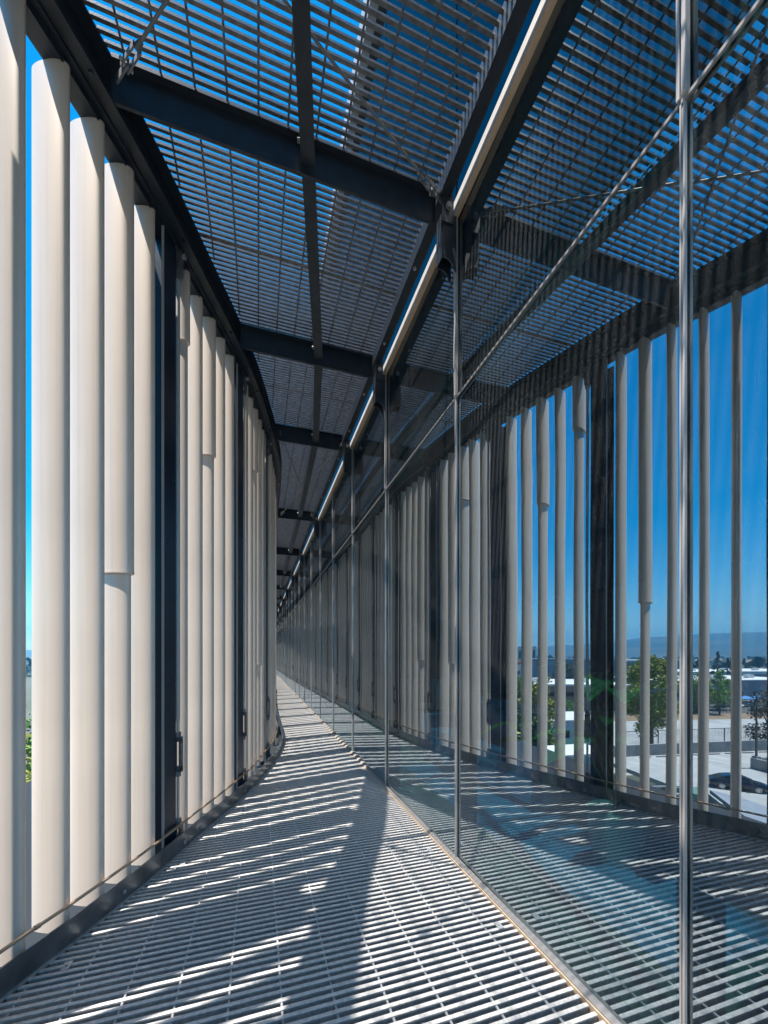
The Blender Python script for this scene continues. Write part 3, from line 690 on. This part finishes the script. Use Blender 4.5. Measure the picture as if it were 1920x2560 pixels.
# parked car
def car():
    t = empty('parked_car')
    # stations: x, half width, z bottom, z belt
    st = [(-2.42,0.62,0.42,0.78),(-2.36,0.78,0.34,0.92),(-2.0,0.88,0.25,1.00),(-1.3,0.92,0.22,1.00),(-0.3,0.93,0.20,0.97),(0.7,0.93,0.20,0.96),(1.3,0.92,0.22,0.93),(1.9,0.88,0.25,0.82),(2.3,0.76,0.30,0.70),(2.42,0.58,0.38,0.60)]
    a = MB(); prof_n = 10
    for (x, w, zb, zt) in st:
        ring = [(-w*0.86, zb), (-w*0.99, zb+0.12), (-w, (zb+zt)/2), (-w*0.97, zt-0.12), (-w*0.84, zt), (w*0.84, zt), (w*0.97, zt-0.12), (w, (zb+zt)/2), (w*0.99, zb+0.12), (w*0.86, zb)]
        a.v += [(x, yy, zz) for yy, zz in ring]
    for i in range(len(st)-1):
        for k in range(prof_n): a.f.append((i*prof_n+k, i*prof_n+(k+1) % prof_n, (i+1)*prof_n+(k+1) % prof_n, (i+1)*prof_n+k))
    a.f.append(tuple(range(prof_n))[::-1]); a.f.append(tuple(range((len(st)-1)*prof_n, len(st)*prof_n)))
    for xw in (-1.42, 1.42): pass
    body = a.build('body', 'carpaint', t, True)
    cs = [(-2.05,0.70,0.98,1.00),(-1.35,0.74,0.97,1.30),(-0.6,0.70,0.96,1.43),(0.2,0.68,0.95,1.43),(1.35,0.76,0.93,0.95)]
    g = MB()
    for (x, w, zb, zt) in cs: g.v += [(x,-w-0.08,zb),(x,-w*0.88 if zt > 1.1 else -w,zt),(x,w*0.88 if zt > 1.1 else w,zt),(x,w+0.08,zb)]
    for i in range(len(cs)-1):
        for k in range(3): g.f.append((i*4+k, i*4+k+1, (i+1)*4+k+1, (i+1)*4+k))
    g.build('windows', 'winglass', t)
    r = MB(); rs = [(-1.32,0.655,1.305),(-0.6,0.63,1.445),(0.2,0.61,1.445),(0.55,0.60,1.34)]
    for (x, w, z_) in rs: r.v += [(x,-w,z_),(x,0,z_+0.02),(x,w,z_)]
    for i in range(3):
        for k in range(2): r.f.append((i*3+k, i*3+k+1, (i+1)*3+k+1, (i+1)*3+k))
    r.build('roof', 'carpaint', t, True)
    for s_ in (-1, 1):
        pb = MB(); pb.tube([(-1.9,s_*0.74,1.02),(-1.3,s_*0.66,1.31),(-0.6,s_*0.64,1.44),(0.2,s_*0.62,1.44),(1.3,s_*0.80,0.97)], 0.03, 6); pb.tube([(-0.25,s_*0.80,0.98),(-0.2,s_*0.64,1.43)], 0.03, 6); pb.build('pillar', 'carpaint', t, True)
        mi = MB(); mi.box(0.75,0.95,min(s_*0.93,s_*1.1),max(s_*0.93,s_*1.1),0.95,1.08); mi.build('door_mirror', 'carpaint', t)
        l = MB(); l.box(2.18,2.40,min(s_*0.50,s_*0.72),max(s_*0.50,s_*0.72),0.60,0.70); l.build('headlight', 'lamp_clear', t)
        l = MB(); l.box(-2.405,-2.3,min(s_*0.42,s_*0.74),max(s_*0.42,s_*0.74),0.76,0.87); l.build('tail_light', 'lamp_red', t)
    for x in (-1.42, 1.42):
        for s_ in (-1, 1):
            w = MB(); w.tube([(x,s_*0.72,0.33),(x,s_*0.945,0.33)], 0.335, 28); wo = w.build('wheel', 'tyre', t)
            rm = MB()
            for q in range(10):
                an = q*pi/5; rm.obox((x+cos(an)*0.13, s_*0.955, 0.33+sin(an)*0.13), Vector((cos(an),0,sin(an))), Vector((0,1,0)), Vector((-sin(an),0,cos(an))), 0.12, 0.008, 0.022)
            n0 = len(rm.v)
            for q in range(28):
                for rr_ in (0.23, 0.255): rm.v.append((x+cos(q*2*pi/28)*rr_, s_*0.957, 0.33+sin(q*2*pi/28)*rr_))
            for q in range(28): rm.f.append((n0+2*q, n0+2*q+1, n0+2*((q+1) % 28)+1, n0+2*((q+1) % 28)))
            rm.build('rim', 'rim', wo)
    return t
c_ = car(); A = mp(1805, 2.942*14.2, ZD); B_ = mp(1892, 2.847*14.2, ZD); cc = (A+B_)/2; dv = (B_-A).normalized()
away = (cc-Vector((2*GX, 0, 0))); away.z = 0; pv = Vector((-dv.y, dv.x, 0)); pv = pv if pv.dot(away) > 0 else -pv
c_.location = cc+pv*0.95+Vector((0,0,0.005)); c_.rotation_euler = (0, 0, atan2(dv.y, dv.x))
tag(c_, 'dark blue saloon car parked on the pale concrete deck', 'car')
white_cars = [(1830, 118, 'white car parked by the road left of the blue parasols'), (1868, 121, 'white car parked by the road right of the pale road edge'), (1402, 100, 'white car parked by the pinkish brown building')]
for px_, d_, lb in white_cars:
    w_ = copy_tree(c_); p_ = mp(px_, d_, ZGRD+(2.95 if px_ > 1500 else 0.05)); w_.location = p_; w_.rotation_euler[2] += 0.2
    for ch_ in w_.children:
        if ch_.name.split('.')[0] in ('body', 'roof', 'pillar', 'door_mirror'):
            ch_.data = ch_.data.copy(); ch_.data.materials[0] = M['whitepl']
    tag(w_, lb, 'car', 'white cars far off')

# grey roof of the stair/ramp shelter just below, lower right of the mirrored view
S = Frame(1850, 24, H-10.2, 0.0)
t = empty('ramp_shelter', S.o); tag(t, 'grey metal clad ramp shelter with a sloping roof below the car', 'shelter')
a = MB()
sp_ = lambda px, py, d: mp(px, d, H-(py-1640)*d/968)
q0, q1, q2, q3 = sp_(1776, 1970, 27), sp_(1935, 2092, 21.5), sp_(2080, 2070, 26), sp_(1850, 1990, 31)
dn = Vector((0,0,-0.25)); n = 0
a.v = [tuple(q0), tuple(q1), tuple(q2), tuple(q3), tuple(q0+dn), tuple(q1+dn), tuple(q2+dn), tuple(q3+dn)]
a.f = [(0,1,2,3),(4,7,6,5),(0,4,5,1),(1,5,6,2),(2,6,7,3),(3,7,4,0)]; place_child(a.build('roof', 'metalroof', t), t)
a = MB(); dn2 = Vector((0,0,-7)); i1 = S.u*0.15
a.v = [tuple(q0+dn*1.02+S.v*0.3), tuple(q1+dn*1.02+S.v*0.3), tuple(q1+dn2+S.v*0.3), tuple(q0+dn2+S.v*0.3), tuple(q0+dn*1.02+S.v*0.5), tuple(q1+dn*1.02+S.v*0.5), tuple(q1+dn2+S.v*0.5), tuple(q0+dn2+S.v*0.5)]
a.f = [(0,1,2,3),(4,7,6,5),(0,4,5,1),(1,5,6,2),(2,6,7,3),(3,7,4,0)]; place_child(a.build('wall', 'metalroof', t), t)
a = MB(); a.obox(q0.lerp(q1, 0.3)+Vector((0,0,-2.0))+S.v*0.26, S.u, S.v, Vector((0,0,1)), 0.16, 0.03, 0.35); place_child(a.build('switch_box', 'fence', t), t)

# terrace with glass balustrade and a white slatted garden chair
TZ = H-8.2
T = Frame(1625, 20.5, TZ, 0.0)
a = MB(); T.box(a, -4.6, 3.0, -9, 1.2, -0.3, 0.0); tag(a.build('terrace', 'concrete'), kind='structure')
t = empty('glass_balustrade', T.p(0, 1, 0)); tag(t, 'glass balustrade with a bright steel handrail round the terrace', 'balustrade')
for i in range(-2, 2):
    a = MB(); T.box(a, i*1.9+0.06, i*1.9+1.84, 0.99, 1.01, 0.06, 1.02); place_child(a.build('glass_panel', 'glass_bal', t), t)
    a = MB(); T.box(a, i*1.9-0.04, i*1.9+0.04, 0.96, 1.04, 0.0, 1.02); place_child(a.build('post', 'alu', t), t)
a = MB(); T.box(a, -4.0, 3.0, 0.95, 1.05, 1.025, 1.08); place_child(a.build('handrail', 'alu', t), t)
def garden_chair(fr, u, v, rz, label):
    t = empty('garden_chair', fr.p(u, v, 0), fr.rot()+rz)
    def bx(n_, *b): a = MB(); a.box(*b); return a.build(n_, 'whitepl', t)
    for i in range(5):
        a = MB(); yy = -0.27+i*0.135; a.obox((yy, -0.28, 0.66), Vector((1,0,0)), Vector((0,cos(0.35),-sin(0.35))).normalized(), Vector((0,sin(0.35),cos(0.35))), 0.055, 0.012, 0.36-abs(i-2)*0.03); a.build('back_slat', 'whitepl', t)
    for i in range(5): bx('seat_slat', -0.28, 0.28, -0.15+i*0.12, -0.05+i*0.12, 0.33+i*0.012, 0.35+i*0.012)
    for s_ in (-1, 1):
        bx('armrest', s_*0.36-0.06, s_*0.36+0.06, -0.35, 0.42, 0.56, 0.58); bx('leg', s_*0.33-0.03, s_*0.33+0.03, 0.33, 0.40, 0, 0.555); bx('leg', s_*0.33-0.03, s_*0.33+0.03, -0.30, -0.23, 0, 0.555)
    tag(t, label, 'chair')
garden_chair(T, 1.55, 0.1, 0.5, 'white slatted garden chair on the terrace, nearer the right')
garden_chair(T, 0.1, 0.2, -0.4, 'white slatted garden chair on the terrace, nearer the left')

def building(name, px, d, wu, dv_, z0, z1, wall, roof, label, turn=0.0, wins=None, parapet=0.5, cat='building', extra=0):
    f = Frame(px, d, 0, turn); t = empty(name, f.p(0, 0, z0)); tag(t, label, cat)
    a = MB(); f.box(a, -wu/2, wu/2, 0, dv_, z0, z1); place_child(a.build('wall', wall, t), t)
    a = MB(); f.box(a, -wu/2-0.15, wu/2+0.15, -0.15, dv_+0.15, z1+0.003, z1+parapet); place_child(a.build('roof', roof, t), t)
    if wins:
        n_, ww, hh, zz = wins
        for i in range(n_):
            u = -wu/2+wu*(i+0.5)/n_; a = MB(); f.box(a, u-ww/2, u+ww/2, -0.06, -0.003, zz, zz+hh); place_child(a.build('window', 'winglass', t), t)
    for i in range(extra):
        u = -wu/2+wu*(i+0.7)/(extra+0.5); a = MB(); f.box(a, u-1.2, u+1.2, dv_*0.3, dv_*0.3+2, z1+parapet+0.003, z1+parapet+1.3); place_child(a.build('roof_unit', 'white_wall', t), t)
    return t
building('office_block', 1850, 136, 52, 30, ZGRD, H-8.9, 'grey_wall', 'roofw', 'blue grey office block with small square windows beyond the dirt bank', 0.12, (11, 1.0, 1.3, H-14.0), 0.35, extra=3)
building('warehouse', 1905, 205, 80, 40, ZGRD, H-9.8, 'grey_wall', 'roofw', 'long white roofed warehouse behind the grey office block', 0.05, (16, 3.2, 1.8, H-14.5), 1.4, extra=4)
building('warehouse', 1600, 330, 90, 50, ZGRD, H-4.5, 'grey_wall', 'roofw', 'grey warehouse standing behind the olive green tree', 0.0, None, 1.2, extra=3)
building('warehouse', 1430, 300, 70, 40, ZGRD, H-3.0, 'grey_wall', 'grey_wall', 'tall ribbed grey warehouse left of the olive green tree', 0.0, (10, 0.25, 9.0, H-13.0), 0.6)
building('low_building', 1430, 112, 34, 26, ZGRD, H-8.6, 'brick', 'roofw', 'low pinkish brown building with one band of windows', -0.1, (7, 2.6, 1.2, H-11.6), 0.5, extra=2)
building('low_building', 1440, 62, 12, 9, ZGRD, H-10.4, 'white_wall', 'roofw', 'white flat roofed building closest below the fins', 0.1, (4, 1.4, 1.2, H-13.0), 0.25)
building('stair_house', 1475, 40, 5.5, 4, ZGRD, H-10.2, 'white_wall', 'roofw', 'small white stair house with a skylight roof', 0.2, (2, 0.9, 1.8, H-13.2), 0.2)
building('office_block', 1275, 420, 60, 40, ZGRD, H+9, 'white_wall', 'grey_wall', 'pale office tower on the skyline behind the left tree', 0.0, (12, 2.5, 16, H-10), 0.8)
building('tiled_house', 1290, 150, 14, 12, ZGRD, H-3.2, 'white_wall', 'tile', 'house with salmon roof tiles behind the left tree', 0.0, (4, 1.2, 1.4, H-7.0), 1.2, cat='house')
building('warehouse', 1760, 560, 120, 60, ZGRD, H-7.5, 'white_wall', 'roofw', 'distant white warehouse below the dark tree belt', 0.0, None, 1.0)

# embankment, car park and road beyond the deck
E = Frame(1850, 96, ZGRD, 0.10)
a = MB(); n = 0
a.v = [tuple(E.p(-70,-22,0.02)), tuple(E.p(70,-22,0.02)), tuple(E.p(70,2,2.6)), tuple(E.p(-70,2,2.6)), tuple(E.p(-70,26,2.6)), tuple(E.p(70,26,2.6)), tuple(E.p(-70,26,0.02)), tuple(E.p(70,26,0.02))]
a.f = [(0,1,2,3)]; tag(a.build('paved_bank', 'concrete'), kind='structure')
a = MB(); a.v = [tuple(E.p(-70,2.01,2.6)), tuple(E.p(70,2.01,2.6)), tuple(E.p(70,9,2.9)), tuple(E.p(-70,9,2.9))]; a.f = [(0,1,2,3)]; tag(a.build('dirt_strip', 'dirt'), kind='structure')
a = MB(); a.v = [tuple(E.p(-70,9.01,2.9)), tuple(E.p(70,9.01,2.9)), tuple(E.p(70,40,3.0)), tuple(E.p(-70,40,3.0))]; a.f = [(0,1,2,3)]; tag(a.build('road', 'asphalt'), kind='structure')
a = MB(); E2 = Frame(1800, 72, ZGRD, 0.1); E2.box(a, -60, 60, -9, 6, 0.0, 0.05); tag(a.build('car_park', 'concrete'), kind='structure')
a = MB()
for i in range(70): E.box(a, -35+i, -35+i+0.05, 9.5, 9.55, 2.9, 4.6)
E.box(a, -35, 35, 9.5, 9.55, 4.6, 4.66); E.box(a, -35, 35, 9.49, 9.56, 3.7, 3.74)
tag(a.build('wire_fence', 'fence'), 'thin wire fence along the top of the dirt bank', 'fence')
for i in range(4):
    cf = Frame(1795+i*32, 118+i, ZGRD+3.0, 0.1); t = empty('parasol', cf.o)
    a = MB(); a.tube([cf.p(0,0,0), cf.p(0,0,2.6)], 0.05, 6); place_child(a.build('pole', 'fence', t), t)
    a = MB(); a.tube([cf.p(0,0,2.3), cf.p(0,0,3.1)], [2.6, 0.1], 8); place_child(a.build('canopy', 'canopy', t), t)
    tag(t, ['leftmost', 'second from left', 'third from left', 'rightmost'][i]+' blue parasol in front of the grey office block', 'parasol', 'blue parasols')

# trees
def tree(name, px, d, zb, h_, w_, leaf, label, seed, n=2600, shape='round', ls=0.32, group=None):
    rnd = random.Random(seed); b = mp(px, d, zb); t = empty(name, b)
    tr = MB(); th = h_*(0.55 if shape != 'cone' else 0.95)
    tr.tube([(0,0,0), (rnd.uniform(-.1,.1),0,th*0.5), (rnd.uniform(-.2,.2),rnd.uniform(-.2,.2),th)], [h_*0.028, h_*0.020, h_*0.006], 8)
    tips = []
    if shape == 'round':
        for i in range(16):
            z0 = h_*rnd.uniform(0.22, 0.55); az = rnd.uniform(0, 2*pi); r_ = w_/2*rnd.uniform(0.4, 0.85); z1 = z0+h_*rnd.uniform(0.12, 0.38)
            tr.tube([(0,0,z0), (cos(az)*r_*0.5, sin(az)*r_*0.5, z0+(z1-z0)*0.45), (cos(az)*r_, sin(az)*r_, min(z1, h_*0.93))], [h_*0.011, h_*0.006, h_*0.002], 5); tips.append((cos(az)*r_, sin(az)*r_, min(z1, h_*0.93)))
    tr.build('trunk', 'bark', t, True)
    cr = MB(); clumps = []
    nc = 46 if shape == 'round' else 40
    for i in range(nc):
        if shape == 'round':
            while True:
                x_, y_, z_ = rnd.uniform(-1,1), rnd.uniform(-1,1), rnd.uniform(-1,1)
                if 0.25 < x_*x_+y_*y_+z_*z_ < 1: break
            f = 0.62+0.38*(1-z_)/2 if z_ > -0.3 else 0.8
            clumps.append((x_*w_/2*f, y_*w_/2*f, h_*(0.60+0.37*z_), w_*rnd.uniform(0.09, 0.17)))
        else:
            f = rnd.random()**0.8; az = rnd.uniform(0, 2*pi); r_ = w_/2*(1-f)*rnd.uniform(0.55, 1.05)
            clumps.append((cos(az)*r_, sin(az)*r_, h_*(0.12+0.86*f), w_*0.10*(1.15-f)))
    per = n//nc
    for (cx, cy, cz, r) in clumps:
        for i in range(per):
            g_ = Vector((rnd.gauss(0,1), rnd.gauss(0,1), rnd.gauss(0,1))).normalized()*r*rnd.random()**0.5*1.25
            if shape == 'cone': g_.z *= 0.35
            else: g_.z *= 0.8
            p = Vector((cx, cy, cz))+g_; a_ = Vector((rnd.gauss(0,1), rnd.gauss(0,1), rnd.gauss(0,0.6))).normalized(); c2 = a_.cross(Vector((rnd.gauss(0,1), rnd.gauss(0,1), rnd.gauss(0,1)))).normalized()
            s1 = ls*rnd.uniform(0.5, 1.1); s2 = s1*0.45
            cr.quad(tuple(p-a_*s1), tuple(p-c2*s2), tuple(p+a_*s1), tuple(p+c2*s2))
    cr.build('crown', leaf, t)
    tag(t, label, 'tree', group); return t
tree('broadleaf_tree', 1632, 71, ZGRD, 19.4, 9.6, 'leaf_a', 'large olive green tree beyond the deck parapet', 11, 17000, ls=0.30)
tree('broadleaf_tree', 1742, 108, ZGRD, 14.0, 8.5, 'leaf_b', 'bright green tree just right of the near mullion', 12, 7600, ls=0.30)
tree('broadleaf_tree', 1795, 112, ZGRD, 14.6, 6.0, 'leaf_b', 'narrow bright green tree left of the tallest conifer', 13, 5600, ls=0.30)
tree('small_tree', 1797, 104, ZGRD+2.9, 8.6, 4.6, 'leaf_b', 'young green tree with a leaning trunk by the road', 14, 1500, ls=0.25)
tree('small_tree', 1826, 112, ZGRD+2.9, 5.6, 5.2, 'leaf_b', 'low spreading green tree in front of the blue parasols', 15, 1200, ls=0.22)
tree('pine_tree', 1925, 62, ZD-4, 14.0, 8.0, 'leaf_c', 'dark spreading pine at the right edge of the reflection', 16, 4200, ls=0.26)
tree('conifer', 1791, 185, ZGRD, 20.5, 9.0, 'leaf_c', 'tallest dark conifer on the skyline', 17, 2400, 'cone', 0.5)
tree('conifer', 1815, 200, ZGRD, 17.5, 8.5, 'leaf_c', 'shorter dark conifer right of the tallest one', 18, 1800, 'cone', 0.5)
tree('conifer', 1666, 150, ZGRD, 18.0, 9.0, 'leaf_c', 'dark conifer right behind the olive green tree', 19, 2200, 'cone', 0.45)
tree('conifer', 1640, 190, ZGRD, 19.5, 8.0, 'leaf_c', 'dark conifer peeping over the olive green tree', 20, 1500, 'cone', 0.45)
tree('broadleaf_tree', 1282, 62, ZGRD, 17.0, 7.0, 'leaf_b', 'tall green tree left of the paired fins in the mirror view', 21, 9200, ls=0.28)
tree('broadleaf_tree', 1348, 50, ZGRD, 17.0, 6.0, 'leaf_a', 'green tree half hidden behind a sleeved fin', 22, 8600, ls=0.26)
tree('broadleaf_tree', 1415, 150, ZGRD, 16.5, 12.0, 'leaf_c', 'dark bushy tree in front of the ribbed warehouse', 23, 2400, ls=0.4)
tree('broadleaf_tree', 1490, 160, ZGRD, 13.8, 12.0, 'leaf_a', 'rounded olive tree right of the ribbed warehouse', 24, 1800, ls=0.4)
tree('small_tree', 1420, 88, ZGRD, 9.0, 4.5, 'leaf_b', 'small bright tree by the pinkish brown building', 25, 1400, ls=0.25)
# greenery straight out to the left, glimpsed between the first fins
for i, (x_, y_, hh, lf) in enumerate(((-12, 24, 15.5, 'leaf_a'), (-20, 40, 14.5, 'leaf_b'), (-34, 62, 16.5, 'leaf_c'))):
    t = tree('broadleaf_tree', 1000, 10, ZGRD, hh, 8.0, lf, ['olive green tree nearest outside the screen', 'bright green tree farther out beyond the screen', 'dark green tree farthest out beyond the screen'][i], 40+i, 2200, ls=0.3)
    t.location = (x_, y_, ZGRD)
# far tree belt: one mass nobody could count
rnd = random.Random(5); a = MB()
for i in range(2600):
    az = rnd.uniform(-100, -8); r_ = rnd.uniform(450, 1500)**1.0; s_ = rnd.uniform(4, 10); c = Vector((sin(radians(az))*r_, cos(radians(az))*r_, ZGRD+s_*0.9))
    for k in range(5):
        p = c+Vector((rnd.gauss(0,s_*0.6), rnd.gauss(0,s_*0.6), rnd.uniform(-s_*0.6, s_*0.7))); q = Vector((rnd.gauss(0,1), rnd.gauss(0,1), rnd.gauss(0,0.7))).normalized(); w = q.cross(Vector((0.2,0.3,1))).normalized()
        a.quad(tuple(p-q*s_*0.6), tuple(p-w*s_*0.45), tuple(p+q*s_*0.6), tuple(p+w*s_*0.45))
tag(a.build('far_woods', 'leaf_c'), 'dark belt of far-off trees along the foot of the hills', 'woods', kind='stuff')

# hills
from mathutils import noise
hm = MB(); AZ0, AZ1, NA, NR = -125, 20, 150, 10
def ridge(az):
    key = [(-125, 130), (-75, 150), (-62, 152), (-55, 150), (-51, 141), (-47.5, 112), (-45, 96), (-42, 84), (-37, 62), (-30, 48), (-20, 40), (20, 30)]
    for (a0, h0), (a1, h1) in zip(key[:-1], key[1:]):
        if a0 <= az <= a1: f = (az-a0)/(a1-a0); f = f*f*(3-2*f); return h0+(h1-h0)*f
    return 30
for i in range(NA+1):
    az = AZ0+(AZ1-AZ0)*i/NA
    for j in range(NR+1):
        f = j/NR; r_ = 2100+1400*f
        x_, y_ = sin(radians(az))*r_, cos(radians(az))*r_
        nz = noise.fractal(Vector((x_*0.0016, y_*0.0016, 0.3)), 0.9, 2.1, 6)
        hgt = (ridge(az)+H-ZGRD)*(f**1.25)*(1+0.16*nz*(1-f*0.75)) + 10*nz*(f*(1.2-f))
        hm.v.append((x_, y_, ZGRD-2+max(0, hgt)))
for i in range(NA):
    for j in range(NR):
        a_ = i*(NR+1)+j; hm.f.append((a_, a_+1, a_+NR+2, a_+NR+1))
tag(hm.build('hills', 'hill', None, True), kind='structure')

# air between here and the hills
hz = MB(); hz.box(-4400, 4400, -4400, 4400, ZGRD-5, 260)
hm_ = bpy.data.materials.new('haze'); hm_.use_nodes = True; nt = hm_.node_tree
for n in list(nt.nodes): nt.nodes.remove(n)
out = nt.nodes.new('ShaderNodeOutputMaterial'); vol = nt.nodes.new('ShaderNodeVolumePrincipled')
vol.inputs['Color'].default_value = (0.06, 0.55, 1.0, 1); vol.inputs['Density'].default_value = 0.0003; vol.inputs['Anisotropy'].default_value = 0.0
nt.links.new(vol.outputs[0], out.inputs['Volume'])
ho = hz.build('haze', hm_); tag(ho, 'thin blue haze in front of the far hills', 'haze', kind='stuff')
print('fins', nfin, 'objects', len(bpy.data.objects))
